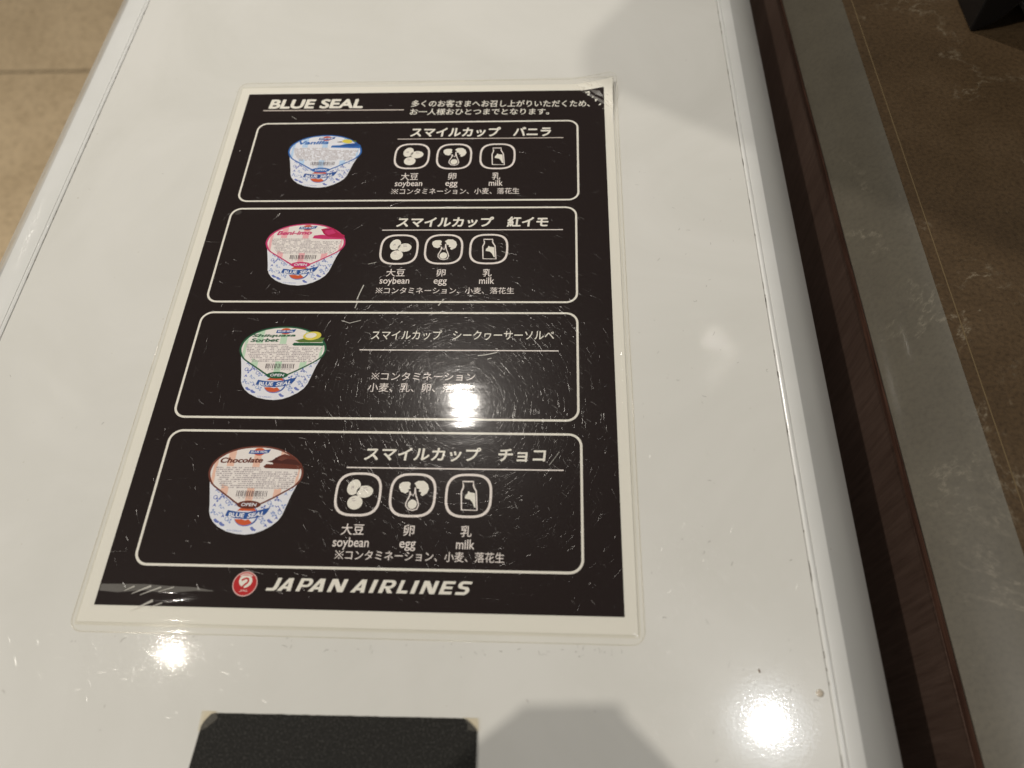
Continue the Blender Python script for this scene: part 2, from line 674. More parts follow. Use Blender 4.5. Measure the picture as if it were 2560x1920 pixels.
mb.prism(prof, -500, 1500, M['stone_edge'])
mb.build("worktop_edge", wt, smooth=True, angle=25)
mb = MB()
mb.box(WX - t + .5, WX + .2, -500, 1500, -t - 2.0, -t - .65, M['black_plastic'])
mb.build("shadow_gap", wt)
mb = MB()
mb.box(WX - t - .2, WX + .2, -500, 1500, -t - 5.6, -t - 2.05, M['wood_edge'])
mb.build("edge_band", wt)
mb = MB()
mb.box(WX - t + 1.8, WX + 20, -500, 1500, -790, -t - 5.65, M['wood'])
mb.build("wood_panel", wt)
mb = MB()
mb.box(WX + 30, 1080, -480, 1480, -850, -40.1, M['wood'])
mb.build("plinth", wt)

# ------------------------------------------------------------------ black appliance stand on the worktop, cut by the frame
st = empty("appliance_stand", (440, 420, 0), "black stand with an arched foot on the stone worktop, cut by the frame", "stand")
mb = MB()
prof = [(408.7, 0), (411, 0), (415, 2.2), (418.4, 4.2), (421.4, 6.6), (424.2, 10.2), (427, 15.4), (432, 22), (440, 26.5), (456, 29), (520, 29), (520, 120), (408.7, 120)]
mb.prism(prof, 332.5, 520, M['black_plastic'])
o = mb.build("stand_body", st)
bv = o.modifiers.new("bevel", 'BEVEL'); bv.width = .0012; bv.segments = 2; bv.limit_method = 'ANGLE'
mb = MB()
for k in range(1):
    pts = [(443.4 + .3 * math.sin(q * .6), 320 + q * 6) for q in range(2, 26)]
n = 10
vs, fs = [], []
for (x, y) in pts:
    for k in range(n):
        a = 2 * math.pi * k / n
        vs.append((x + 1.15 * math.cos(a), y, 1.2 + 1.15 * math.sin(a)))
for q in range(len(pts) - 1):
    for k in range(n):
        j = (k + 1) % n
        fs.append((q * n + k, q * n + j, (q + 1) * n + j, (q + 1) * n + k))
fs += [tuple(range(n))[::-1], tuple((len(pts) - 1) * n + k for k in range(n))]
mb.raw(vs, fs, M['steel'])
tag(mb.build("cable", smooth=True, origin=(443, 340, 0)), "thin white cable lying on the worktop beneath the black stand", "cable")

# ================================================================== THE MENU
menu = empty("laminated_menu", (100, 143, 0), "laminated ice cream menu with four framed flavours on black", "menu")


def sstep(a, b, x):
    t = max(0.0, min(1.0, (x - a) / (b - a)))
    return t * t * (3 - 2 * t)


def curl(x, y):
    s = .80 * (x - 188.5) + .60 * (y - 287)
    if s <= 0:
        return 0.0
    return .29 * s * s / (s + 2.2)


ZP, ZB, ZI = .20, .25, .29                 # paper, black print, first layer of lettering
DZ = .010


def grid_lines(a, b, fine_a, fine_b, step):
    out = [a + q for q in fine_a]
    lo, hi = a + fine_a[-1], b - fine_b[-1]
    n = max(1, round((hi - lo) / step))
    out += [lo + (hi - lo) * k / n for k in range(1, n)]
    out += [b - q for q in reversed(fine_b)]
    return out


def sheet(mb, xs, ys, zf, mt):
    nx = len(xs)
    vs = [(x, y, zf) for y in ys for x in xs]
    fs = [(j * nx + i, j * nx + i + 1, (j + 1) * nx + i + 1, (j + 1) * nx + i) for j in range(len(ys) - 1) for i in range(nx - 1)]
    mb.raw(vs, fs, mt)


mb = MB()
fine = [0, 1.5, 3, 4.5, 6, 8, 10, 12, 15, 18, 21]
sheet(mb, grid_lines(-4.9, 204.7, [0], fine, 12), grid_lines(-6.3, 292.2, [0], fine, 12), ZP, M['paper'])
mb.build("paper_sheet", menu, bend=curl)
mb = MB()
sheet(mb, grid_lines(0, 200, [0], fine, 12), grid_lines(0, 287, [0], fine, 12), ZB, M['black'])
mb.build("black_print", menu, bend=curl)

# heading
mb = MB()
letter(mb, "BLUE SEAL", 13.2, 66.6, 274.7, 282.4, ZI, M['cream'], .040, .10, tilt=-.006)
mb.build("heading_text", menu)
mb = MB()
mb.stroke([(10.7, 273.3), (90.0, 272.7)], .75, ZI, M['rule'])
mb.build("heading_rule", menu)
mb = MB()
letter(mb, "多くのお客さまへお召し上がりいただくため、", 93.6, 192.2, 275.0, 280.4, ZI, M['cream'], .012, .06, tilt=-.016)
letter(mb, "お一人様おひとつまでとなります。", 93.5, 170.0, 268.5, 273.6, ZI, M['cream'], .012, .06, tilt=-.012)
mb.build("notice_text", menu)


def icon_xy(cx, cy, dx, dy):
    return (cx + .0530 * dx + .0077 * dy, cy - .0558 * dy)


def squircle(cx, cy, a, b, n=56, e=3.0):
    p = []
    for k in range(n):
        t = 2 * math.pi * k / n
        c_, s_ = math.cos(t), math.sin(t)
        p.append((cx + a * math.copysign(abs(c_) ** (2 / e), c_), cy + b * math.copysign(abs(s_) ** (2 / e), s_)))
    return p


def icon(kind, cx, cy):
    mb = MB()
    mb.ring(squircle(cx, cy, 9.45, 9.45), squircle(cx, cy, 8.45, 8.45), ZI, M['white'])
    P = lambda pts, o: [icon_xy(cx, cy, x - o[0], y - o[1]) for x, y in pts]
    if kind == 'soybean':
        o = (355, 540)
        for (x, y, a, b, r) in ((323, 487, 49, 62, -18), (407, 520, 64, 47, 4), (330, 605, 58, 53, -6)):
            c_ = icon_xy(cx, cy, x - o[0], y - o[1])
            mb.poly(ellipse(c_[0], c_[1], a * .053, b * .0558, 26, math.radians(r)), ZI, M['cream'])
        for pts in (((312, 478), (306, 500)), ((322, 476), (318, 498)), ((392, 492), (428, 490)), ((396, 508), (430, 506)), ((306, 578), (330, 572)), ((310, 592), (336, 590))):
            mb.stroke(P(pts, o), .28, ZI + DZ, M['grey_text'])
    elif kind == 'egg':
        o = (775, 548)
        mb.poly(P([(672, 492), (678, 465), (705, 449), (748, 447), (764, 458), (755, 488), (762, 500), (741, 508), (748, 522), (718, 537), (686, 524)], o), ZI, M['cream'])
        mb.poly(P([(792, 458), (824, 438), (868, 439), (895, 463), (902, 500), (885, 533), (848, 556), (834, 545), (843, 527), (822, 520), (830, 503), (808, 496), (803, 476)], o), ZI, M['cream'])
        mb.stroke(P([(757, 520), (762, 552), (770, 540), (777, 556), (790, 535), (797, 490)], o), .42, ZI, M['white'])
        mb.stroke(P([(757, 520), (750, 558), (722, 606), (718, 632), (736, 658), (768, 666), (800, 656), (816, 626), (810, 590), (800, 552), (797, 490)], o), .5, ZI + DZ, M['white'])
        c_ = icon_xy(cx, cy, 768 - 775, 620 - 548)
        mb.poly(ellipse(c_[0], c_[1], 1.85, 1.95), ZI + DZ, M['cream'])
    else:
        o = (1202, 550)
        mb.stroke(P([(1166, 442), (1250, 442), (1246, 468), (1250, 488), (1263, 515), (1257, 661), (1140, 659), (1150, 522), (1168, 488), (1170, 470)], o), .62, ZI, M['white'], True)
        mb.poly(P([(1200, 522), (1207, 514), (1214, 526), (1252, 530), (1249, 642), (1238, 640), (1228, 604), (1210, 580), (1172, 573), (1178, 549), (1194, 536)], o), ZI + DZ, M['cream'])
    return mb


def teardrop():
    """outline of the lid print, smoothed through measured points"""
    p = [(31.7, 53.6), (31.5, 56.5), (32.7, 59.9), (35.5, 62.8), (39.7, 65.2), (44.9, 66.6), (51.4, 67.1), (57.0, 66.5), (62.0, 64.9), (66.8, 62.0), (69.9, 58.7), (71.2, 55.5), (71.0, 52.4), (69.0, 49.4), (64.7, 46.3), (60.0, 43.3), (55.9, 41.0), (53.8, 40.1), (51.3, 39.7), (48.6, 40.0), (46.5, 40.9), (42.5, 43.6), (37.6, 46.9), (33.7, 49.8)]
    n = len(p)
    out = []
    for k in range(n):                       # closed Catmull-Rom curve
        a, b_, c_, d = p[k - 1], p[k], p[(k + 1) % n], p[(k + 2) % n]
        for q in range(3):
            t = q / 3
            out.append(tuple(.5 * (2 * b_[i] + (c_[i] - a[i]) * t + (2 * a[i] - 5 * b_[i] + 4 * c_[i] - d[i]) * t * t + (3 * b_[i] - a[i] - 3 * c_[i] + d[i]) * t ** 3) for i in (0, 1)))
    return out


rng = random.Random(5)
PATTERN = []
for (x, y, k) in ((34.8, 46.2, 0), (36.9, 44.0, 1), (39.6, 44.6, 2), (36.0, 41.4, 3), (39.7, 40.5, 4), (42.3, 42.2, 1), (37.3, 37.9, 2), (40.6, 37.2, 3), (36.9, 47.2, 4),
                  (39.5, 34.0, 0), (42.0, 32.7, 5), (59.6, 42.0, 1), (62.4, 43.6, 2), (65.6, 45.8, 4), (67.4, 48.0, 1), (63.0, 40.3, 3), (61.6, 37.8, 6), (65.6, 40.7, 2), (67.0, 43.4, 0),
                  (61.2, 34.2, 5), (58.4, 33.2, 3), (55.0, 30.9, 0), (63.6, 35.6, 4), (57.2, 35.6, 1), (68.4, 46.6, 3), (43.6, 34.9, 1), (44.9, 42.1, 3), (57.6, 39.9, 2), (64.6, 37.9, 1)):
    PATTERN.append((x, y, k))
    if k not in (0, 5):
        PATTERN.append((x + rng.uniform(.9, 1.4), y + rng.uniform(-1.3, -.8), (k + 1) % 5 or 3))


def cup_picture(dx, dy, flavour, rim, band, name_lines, pile):
    """flat printed picture of an ice cream cup with a peel-off lid"""
    mb = MB()
    P = lambda pts: [(x + dx, y + dy) for x, y in pts]
    z = ZI
    body = [(32.6, 53.0), (33.2, 49.6), (33.8, 47.2), (34.5, 44.0), (35.2, 40.9), (35.7, 38.0), (36.6, 35.8), (38.2, 33.6), (40.8, 31.5), (44.5, 29.7), (48.4, 28.8), (52.2, 28.5), (55.8, 29.0), (59.2, 30.4), (62.1, 32.2), (64.4, 34.4), (65.7, 36.8), (66.8, 41.0), (67.9, 45.4), (69.1, 49.0), (70.6, 52.4)]
    mb.poly(P(body), z, M['cup_white'])
    z += DZ
    def inside(x, y):
        hit = False
        for (ax, ay), (bx, by) in zip(body, body[1:] + body[:1]):
            if (ay > y) != (by > y) and x < ax + (y - ay) * (bx - ax) / (by - ay):
                hit = not hit
        return hit
    for x, y, k in PATTERN:
        if not all(inside(x + a, y + b_) for a, b_ in ((1.1, 0), (-1.1, 0), (0, 1.0), (0, -1.0))):
            continue
        n0 = len(mb.v)
        mt = M['pale_blue'] if (int(x * 10) % 3) else M['mid_blue']
        if k in (0, 5):
            mb.poly(P([(x - 1.3, y + .6), (x - .4, y + 1.0), (x + .3, y + .3), (x + 1.4, y - .3), (x + 1.0, y - .9), (x - .2, y - .7), (x - .9, y - .1)]), z, M['mid_blue'])
        elif k == 1:
            mb.stroke(P(ellipse(x, y, .75, .8, 8)), .3, z, mt, True)
        elif k == 2:
            for q in range(3):
                a = q * 2.1 + x
                mb.poly(P(ellipse(x + .65 * math.cos(a), y + .65 * math.sin(a), .55, .42, 7, a)), z + q * .002, mt)
        elif k == 3:
            mb.stroke(P([(x - .9, y + .5), (x - .2, y - .2), (x + .4, y + .4), (x + 1.0, y - .4)]), .38, z, mt)
        elif k == 4:
            mb.poly(P([(x - .8, y - .6), (x, y + .9), (x + .8, y - .6), (x, y - .2)]), z, mt)
        else:
            mb.stroke(P([(x - .9, y), (x + .9, y)]), .3, z, mt)
            mb.stroke(P([(x, y - .9), (x, y + .9)]), .3, z + .002, mt)
            mb.stroke(P([(x - .6, y - .6), (x + .6, y + .6)]), .3, z + .004, mt)
        for q in range(n0, len(mb.v)):
            a_ = mb.v[q]
            mb.v[q] = (x + dx + (a_[0] - x - dx) * 1.0, y + dy + (a_[1] - y - dy) * 1.0, a_[2])
    letter(mb, "ICE CREAM", 44.6 + dx, 50.8 + dx, 29.9 + dy, 30.6 + dy, z, M['pale_blue'], .01, 0, tilt=-.06)
    z += DZ
    # round badge with ribbon on the cup
    mb.poly(P(ellipse(51.3, 36.2, 4.9, 4.3, 30)), z, M['mid_blue'])
    mb.poly(P(ellipse(51.0, 36.4, 4.55, 4.0, 30)), z + .003, M['cup_white'])
    mb.poly(P([(46.8, 38.4)] + ellipse(51.0, 36.6, 4.4, 3.75, 14, 0, math.radians(28), math.radians(152), False)), z + .006, M['orange'])
    mb.poly(P(ellipse(51.0, 36.1, 4.4, 3.75, 14, 0, math.radians(200), math.radians(315), False) + [(52.4, 34.9), (51.2, 34.4), (49.6, 34.9)]), z + .006, M['orange'])
    mb.stroke(P([(55.6, 34.9), (54.9, 33.6), (53.9, 33.1)]), .5, z + .008, M['blue'])
    mb.poly(P([(42.6, 36.2), (43.2, 38.6), (47.5, 37.9), (51.5, 37.8), (55.6, 38.6), (60.3, 40.0), (59.6, 38.2), (58.3, 36.3), (54.8, 35.4), (51.3, 34.9), (47.0, 35.2)]), z + .010, M['blue'])
    letter(mb, "BLUE", 44.0 + dx, 50.4 + dx, 35.75 + dy, 37.6 + dy, z + .014, M['cup_white'], .035, .05, tilt=-.03)
    letter(mb, "SEAL", 51.7 + dx, 58.4 + dx, 35.35 + dy, 37.25 + dy, z + .014, M['cup_white'], .035, .15, tilt=.17)
    z += .03
    # lid
    tp = teardrop()
    cx, cy = 51.4, 53.4
    mb.poly(P(tp), z, rim)
    inner = [(cx + (x - cx) * .955, cy + (y - cy) * .945) for x, y in tp]
    mb.poly(P(inner), z + .005, M['cup_white'] if flavour == 'vanilla' else M['lid_white'])
    z += .01
    # pale bands of the checked lid print, clipped to the lid outline
    def clip_band(x0, x1):
        up, lo = [], []
        for k in range(7):
            x = x0 + (x1 - x0) * k / 6
            ys = []
            for a, b_ in zip(inner, inner[1:] + inner[:1]):
                if (a[0] - x) * (b_[0] - x) <= 0 and a[0] != b_[0]:
                    ys.append(a[1] + (b_[1] - a[1]) * (x - a[0]) / (b_[0] - a[0]))
            if len(ys) >= 2:
                up.append((x, max(ys))); lo.append((x, min(ys)))
        return up + lo[::-1]
    for x0, x1 in ((33.2, 34.6), (38.4, 41.4), (49.3, 52.3), (60.4, 63.4), (68.4, 69.6)):
        q = clip_band(x0, x1)
        if len(q) > 3:
            mb.poly(P(q), z, band)
    z += .006
    # the ingredients panel: pale ground and rows of tiny type
    mb.poly(P([(34.4, 57.9), (54.6, 57.4), (69.0, 57.2), (68.9, 54.0), (67.2, 50.6), (62.0, 47.8), (41.0, 48.6), (37.0, 50.4), (34.4, 54.0)]), z, M['cup_white'] if flavour == 'vanilla' else M['lid_white'])
    z += .004
    r2 = random.Random(hash(flavour) % 97 if False else len(flavour) * 7)
    row = 57.1
    while row > 47.9:
        t_ = (57.1 - row) / 9.2
        x = 34.2 + 4.6 * t_ ** 1.6
        xe = (53.0 if row > 56 else 69.0 - 3.4 * t_ ** 1.5)
        while x < xe:
            w = r2.choice((.45, .6, .8, 1.1))
            if r2.random() < .82:
                h = r2.uniform(.36, .6)
                mb.poly(P([(x, row - h / 2), (x + w, row - h / 2 + .02), (x + w, row + h / 2), (x, row + h / 2)]), z, M['grey_text'])
            x += w + r2.choice((.16, .22, .32))
        row -= .88
    # bar code
    x = 45.2
    while x < 57.8:
        w = r2.choice((.18, .26, .4))
        mb.poly(P([(x, 44.5), (x + w, 44.5), (x + w, 47.0), (x, 47.0)]), z, M['dark_text'])
        x += w + r2.choice((.22, .3, .48))
    letter(mb, "4 970 3876", 46.0 + dx, 57.0 + dx, 43.6 + dy, 44.25 + dy, z, M['grey_text'])
    # small badge at the top of the lid
    mb.poly(P(ellipse(51.0, 64.4, 2.5, 1.75, 20)), z, M['orange'])
    mb.poly(P([(46.5, 63.5), (46.9, 65.1), (51.0, 64.9), (55.7, 65.6), (54.9, 63.9), (51.5, 63.3)]), z + .004, M['blue'])
    letter(mb, "BLUE SEAL", 47.3 + dx, 54.6 + dx, 63.9 + dy, 64.8 + dy, z + .008, M['cup_white'], .03, .1, tilt=.02)
    # flavour name
    for (s, x0, x1, y0, y1) in name_lines:
        letter(mb, s, x0 + dx, x1 + dx, y0 + dy, y1 + dy, z, rim if flavour != 'chocolate' else M['choc'], .04, .22, tilt=.02)
    # picture of the flavour, right side of the lid
    for pts, mt in pile:
        mb.poly(P(pts), z, mt)
        z += .003
    # pull tab
    mb.poly(P(ellipse(51.3, 41.0, 4.9, 1.75, 24)), z, rim if flavour != 'chocolate' else M['choc'])
    letter(mb, "OPEN", 48.2 + dx, 54.5 + dx, 40.35 + dy, 41.75 + dy, z + .006, M['cup_white'], .022, .12)
    return mb


M['vanilla_rim'] = ink("vanilla_blue_ink", (.025, .14, .46))
M['vanilla_band'] = ink("vanilla_pale_ink", (.48, .64, .86))
M['beni_rim'] = ink("magenta_ink", (.56, .035, .16))
M['beni_band'] = ink("pink_ink", (.80, .42, .46))
M['beni_dark'] = ink("crimson_ink", (.42, .01, .075))
M['lime_rim'] = ink("green_ink", (.012, .10, .045))
M['lime_band'] = ink("pale_green_ink", (.50, .68, .52))
M['choc'] = ink("chocolate_ink", (.13, .028, .016))
M['choc_band'] = ink("peach_ink", (.78, .50, .40))
M['choc_rim'] = ink("brown_rim_ink", (.16, .045, .03))
M['choc_dark'] = ink("dark_chocolate_ink", (.07, .014, .01))

piles = {
    'vanilla': [([(54.0, 57.6), (54.6, 59.2), (69.6, 59.6), (70.4, 57.8), (69.5, 56.9)], M['vanilla_rim']),
                ([(58.0, 59.0), (62, 60.2), (68.0, 61.0), (69.8, 58.8), (66, 58.2)], M['blue']),
                (ellipse(62.4, 62.2, 2.9, 1.5, 16, -.15), M['yellow']),
                ([(64.6, 62.8), (67.4, 62.6), (67.0, 61.4)], M['leaf']),
                ([(56.6, 61.8), (59.0, 62.2), (60.2, 61.5), (58.2, 61.3)], M['dark_text'])],
    'beni': [([(54.4, 57.6), (55.0, 59.4), (59, 59.9), (70.2, 58.6), (70.3, 56.9), (60, 57.0)], M['beni_rim']),
             ([(57.8, 63.4), (60.0, 64.0), (64.0, 64.1), (66.4, 61.4), (70.3, 59.4), (69.8, 57.6), (62, 58.6), (59.6, 60.4)], M['beni_dark']),
             ([(60.0, 62.6), (63.6, 63.4), (65.6, 61.0), (62.0, 59.6), (60.2, 61.0)], M['beni_rim'])],
    'lime': [([(56.0, 59.3), (60, 60.6), (69.6, 61.0), (68.4, 58.5), (58.4, 58.4)], M['leaf']),
             (ellipse(63.6, 62.0, 4.2, 2.3, 20, .12), M['yellow']),
             (ellipse(63.0, 62.2, 2.6, 1.4, 16, .12), M['cream']),
             ([(55.2, 57.3), (56.0, 58.2), (69.2, 58.2), (70.2, 57.3), (69.4, 56.6), (56.0, 56.6)], M['lime_rim'])],
    'chocolate': [([(57.0, 60.6), (59.6, 62.6), (62.0, 63.6), (65.6, 62.4), (69.8, 59.2), (70.2, 57.4), (58, 58.6)], M['choc']),
                  ([(55.0, 60.0), (57.6, 60.8), (58.4, 62.0), (62, 61.6), (66.8, 61.0), (70.0, 58.4), (66, 58.8), (59, 59.3)], M['choc_dark']),
                  ([(59.0, 61.0), (61.5, 62.5), (63.8, 61.6), (61, 60.4)], M['choc_rim']),
                  ([(53.9, 57.8), (55.0, 58.9), (69.8, 58.6), (70.4, 57.3), (69.2, 56.7), (54.8, 57.0)], M['choc'])],
}
BAND_TEXT = {'vanilla': None, 'beni': None, 'lime': None, 'chocolate': None}

# four framed panels: y0, y1, left/right of the frame, product title box, rule, icon row, caption boxes
panels = [
    dict(y0=205.4, y1=262.7, x0=10.7, x1=185.3, flavour='vanilla', rim='vanilla_rim', band='vanilla_band', cdx=-.6, cdy=186.1,
         names=[("Vanilla", 36.2, 52.4, 59.9, 62.6)],
         title="スマイルカップ　バニラ", tb=(95.4, 171.2, 251.1, 258.6), off=.034, tilt=-.006, rule=(88.9, 177.8, 249.7),
         icons=[(98.0, 236.8), (120.4, 236.4), (143.3, 236.3)], cap=(219.5, 224.6, 214.0, 219.2), note=[("※コンタミネーション、小麦、落花生", 89.5, 155.4, 209.5, 213.7)],
         label="panel showing a blue rimmed vanilla cup", nx=(98.2, 120.4, 143.2)),
    dict(y0=141.9, y1=200.3, x0=9.4, x1=184.0, flavour='beni', rim='beni_rim', band='beni_band', cdx=-.3, cdy=122.9,
         names=[("Beni-imo", 36.0, 53.6, 59.6, 62.3)],
         title="スマイルカップ　紅イモ", tb=(94.9, 170.4, 187.4, 194.3), off=.034, tilt=0, rule=(88.2, 177.5, 185.7),
         icons=[(98.0, 173.4), (119.8, 173.5), (141.7, 173.6)], cap=(156.8, 161.3, 151.3, 156.3), note=[("※コンタミネーション、小麦、落花生", 89.3, 154.8, 146.6, 150.4)],
         label="panel showing a pink rimmed cup", nx=(97.9, 119.7, 141.7)),
    dict(y0=80.6, y1=135.7, x0=9.6, x1=184.0, flavour='lime', rim='lime_rim', band='lime_band', cdx=.0, cdy=60.7,
         names=[("Shiiquasa", 35.8, 56.0, 60.7, 62.7), ("Sorbet", 35.6, 48.8, 58.4, 60.4)],
         title="スマイルカップ　シークヮーサーソルベ", tb=(90.8, 173.5, 120.7, 125.9), off=.008, tilt=.004, rule=(86.4, 175.5, 115.3),
         icons=[], cap=None, note=[("※コンタミネーション", 93.2, 139.2, 99.6, 103.7), ("小麦、乳、卵、落花生", 92.8, 139.0, 93.7, 98.2)],
         label="panel showing a green rimmed sorbet cup and no allergen icons", nx=()),
    dict(y0=15.9, y1=74.1, x0=10.8, x1=185.0, flavour='chocolate', rim='choc_rim', band='choc_band', cdx=0, cdy=0,
         names=[("Chocolate", 35.3, 53.3, 59.1, 61.6)],
         title="スマイルカップ　チョコ", tb=(95.4, 170.6, 61.0, 67.4), off=.026, tilt=.004, rule=(88.8, 177.8, 57.9),
         icons=[(95.1, 46.3), (117.3, 46.3), (139.8, 46.4)], cap=(29.2, 33.8, 23.2, 28.2), note=[("※コンタミネーション、小麦、落花生", 89.1, 155.1, 19.2, 23.2)],
         label="panel showing a brown rimmed chocolate cup", nx=(95.0, 117.3, 139.8)),
]
for p in panels:
    mb = MB()
    r, w = 5.2, .5
    mb.ring(round_rect(p['x0'] - w, p['x1'] + w, p['y0'] - w, p['y1'] + w, r + w), round_rect(p['x0'] + w, p['x1'] - w, p['y0'] + w, p['y1'] - w, r - w), ZI, M['cream'])
    fr = mb.build("product_panel", menu, bend=curl)
    fr["label"] = p['label']
    cup_picture(p['cdx'], p['cdy'], p['flavour'], M[p['rim']], M[p['band']], p['names'], piles[p['flavour']]).build("cup_picture", fr)
    mb = MB()
    letter(mb, p['title'], *p['tb'], ZI, M['cream'], p['off'], .08 if p['off'] > .02 else .05, tilt=p['tilt'])
    mb.build("product_title", fr)
    mb = MB()
    mb.stroke([(p['rule'][0], p['rule'][2]), (p['rule'][1], p['rule'][2])], .55, ZI, M['rule'] if p['y0'] > 150 else M['white'])
    mb.build("title_rule", fr)
    for (cx, cy), kind, jp in zip(p['icons'], ('soybean', 'egg', 'milk'), ('大豆', '卵', '乳')):
        icon(kind, cx, cy).build("allergen_icon", fr)
    for cx, kind, jp in zip(p['nx'], ('soybean', 'egg', 'milk'), ('大豆', '卵', '乳')):
        a0, a1, b0, b1 = p['cap']
        mb = MB()
        hw = 4.5 if jp == '大豆' else 2.15
        letter(mb, jp, cx - hw, cx + hw, a0, a1, ZI, M['white'], .008)
        hw = {'soybean': 7.1, 'egg': 3.15, 'milk': 3.55}[kind]
        lo = b0 + (0.0 if kind != 'milk' else 1.15)
        hi = b1 if kind != 'egg' else b1 - 1.2
        letter(mb, kind, cx - hw, cx + hw, lo, hi, ZI, M['white'], .008)
        mb.build("allergen_caption", fr)
    mb = MB()
    for s, x0, x1, y0, y1 in p['note']:
        if s[0] == '※':                     # reference mark: a saltire with four dots
            h = y1 - y0
            c_ = (x0 + h * .5, (y0 + y1) / 2)
            k_ = h * .40
            mb.stroke([(c_[0] - k_, c_[1] - k_), (c_[0] + k_, c_[1] + k_)], .30, ZI, M['white'])
            mb.stroke([(c_[0] - k_, c_[1] + k_), (c_[0] + k_, c_[1] - k_)], .30, ZI + .002, M['white'])
            for q in range(4):
                a_ = q * math.pi / 2
                mb.poly(ellipse(c_[0] + .33 * h * math.cos(a_), c_[1] + .33 * h * math.sin(a_), .27, .27, 10), ZI, M['white'])
            x0 += h * 1.12
            s = s[1:]
        letter(mb, s, x0, x1, y0, y1, ZI, M['white'], .004)
    mb.build("contamination_note", fr)

# airline name and round crane emblem
mb = MB()
cx, cy, R_ = 56.5, 9.15, 4.8
mb.poly(ellipse(cx, cy, R_, R_, 48), ZI, M['pink_rim'])
mb.poly(ellipse(cx, cy, R_ - .38, R_ - .38, 48), ZI + DZ, M['red'])
mb.poly([(cx - 2.6, cy + 1.1), (cx - 2.3, cy + 2.3), (cx - 1.5, cy + 3.0), (cx - .3, cy + 3.2), (cx + 1.2, cy + 3.1), (cx + 2.4, cy + 2.2), (cx + 2.7, cy + .9), (cx + 2.2, cy - .4), (cx + 1.2, cy - 1.2), (cx + .1, cy - 1.6), (cx - 1.2, cy - 1.0), (cx - 2.2, cy - .1)], ZI + 2 * DZ, M['cream'])
mb.poly(ellipse(cx, cy, 4.1, 4.1, 14, 0, math.radians(50), math.radians(130), False) + ellipse(cx, cy, 3.1, 3.4, 14, 0, math.radians(130), math.radians(50), False), ZI + 2 * DZ, M['pink_rim'])
mb.stroke([(cx - .9, cy - 1.5), (cx - .25, cy - .6), (cx + .7, cy + .3), (cx + 1.15, cy + 1.1), (cx + .95, cy + 1.9), (cx + .2, cy + 2.15), (cx - .6, cy + 1.8), (cx - 1.5, cy + 1.3)], .72, ZI + 3 * DZ, M['red'])
letter(mb, "JAL", cx - 1.7, cx + 1.7, cy - 3.2, cy - 2.2, ZI + 3 * DZ, M['pink_rim'], .03, .2)
mb.build("crane_emblem", menu)
# wide heavy slanted capitals, drawn stroke by stroke in a unit box
def arc_pts(cx, cy, rx, ry, a0, a1, n=10):
    return [(cx + rx * math.cos(math.radians(a0 + (a1 - a0) * k / n)), cy + ry * math.sin(math.radians(a0 + (a1 - a0) * k / n))) for k in range(n + 1)]


W_ = .27
def bowl(y0, y1, w=1.0):
    ry = (y1 - y0) / 2
    o_ = [(0, y1), (w - .34, y1)] + arc_pts(w - .34, (y0 + y1) / 2, .34, ry, 90, -90)[1:] + [(0, y0), (0, y0 + .17), (w - .40, y0 + .17)]
    o_ += arc_pts(w - .40, (y0 + y1) / 2, .13, ry - .18, -90, 90)[1:-1] + [(w - .40, y1 - .18), (0, y1 - .18)]
    return o_
S_OUT = [(1, 1.0), (.42, 1.02)] + arc_pts(.34, .73, .33, .29, 90, 250)[1:] + [(.60, .39)] + arc_pts(.60, .29, .10, .10, 80, -80, 6)[1:] + [(.02, .19), (.02, -.02), (.62, -.02)]
S_OUT += arc_pts(.66, .29, .34, .31, -90, 70)[1:] + [(.42, .62)] + arc_pts(.42, .72, .09, .09, 260, 95, 6)[1:] + [(1, .81)]
CAPS = {
    'J': [[(.50, 1), (.98, 1), (.98, .30), (.93, .13), (.80, .02), (.60, 0), (.0, 0), (.0, .21), (.48, .21), (.56, .25), (.60, .36), (.60, 1)]],
    'A': [[(.40, 1), (.72, 1), (.40, .40), (.27, 0), (-.10, 0)], [(.50, 1), (.80, 1), (1.0, 0), (.68, 0), (.52, .74)], [(.24, .17), (.80, .17), (.78, .36), (.30, .36)]],
    'P': [[(0, 0), (.30, 0), (.30, 1), (0, 1)], bowl(.33, 1.0)],
    'N': [[(0, 0), (.26, 0), (.26, 1), (0, 1)], [(.74, 0), (1, 0), (1, 1), (.74, 1)], [(0, 1), (.34, 1), (1, 0), (.66, 0)]],
    'I': [[(0, 0), (1, 0), (1, 1), (0, 1)]],
    'R': [[(0, 0), (.30, 0), (.30, 1), (0, 1)], bowl(.36, 1.0), [(.36, .40), (.66, .40), (1.0, 0), (.64, 0)]],
    'L': [[(0, 0), (1, 0), (1, .22), (.36, .22), (.36, 1), (0, 1)]],
    'E': [[(0, 0), (1, 0), (1, .21), (.32, .21), (.32, .40), (.92, .40), (.92, .60), (.32, .60), (.32, .79), (1, .79), (1, 1), (0, 1)]],
    'S': [S_OUT],
}
mb = MB()
SL = .33
for ch, a, b_ in (('J', 372, 452), ('A', 464, 556), ('P', 592, 690), ('A', 692, 790), ('N', 822, 938), ('A', 1000, 1094), ('I', 1126, 1158), ('R', 1194, 1298), ('L', 1326, 1402), ('I', 1426, 1458), ('N', 1494, 1602), ('E', 1632, 1722), ('S', 1748, 1842)):
    h = 4.95
    x0 = 64.6 + (a - 360) * .0524
    w = (b_ - a) * .0524
    y0 = 6.75 + .0012 * (x0 - 64)
    for n, pg in enumerate(CAPS[ch]):
        mb.poly([(x0 - .35 + px_ * w + SL * py_ * h, y0 + py_ * h) for px_, py_ in pg], ZI + n * .002, M['cream'])
mb.build("airline_text", menu)

# ------------------------------------------------------------------ film pouch
FX0, FX1, FY0, FY1 = -7.0, 207.0, -9.9, 296.3


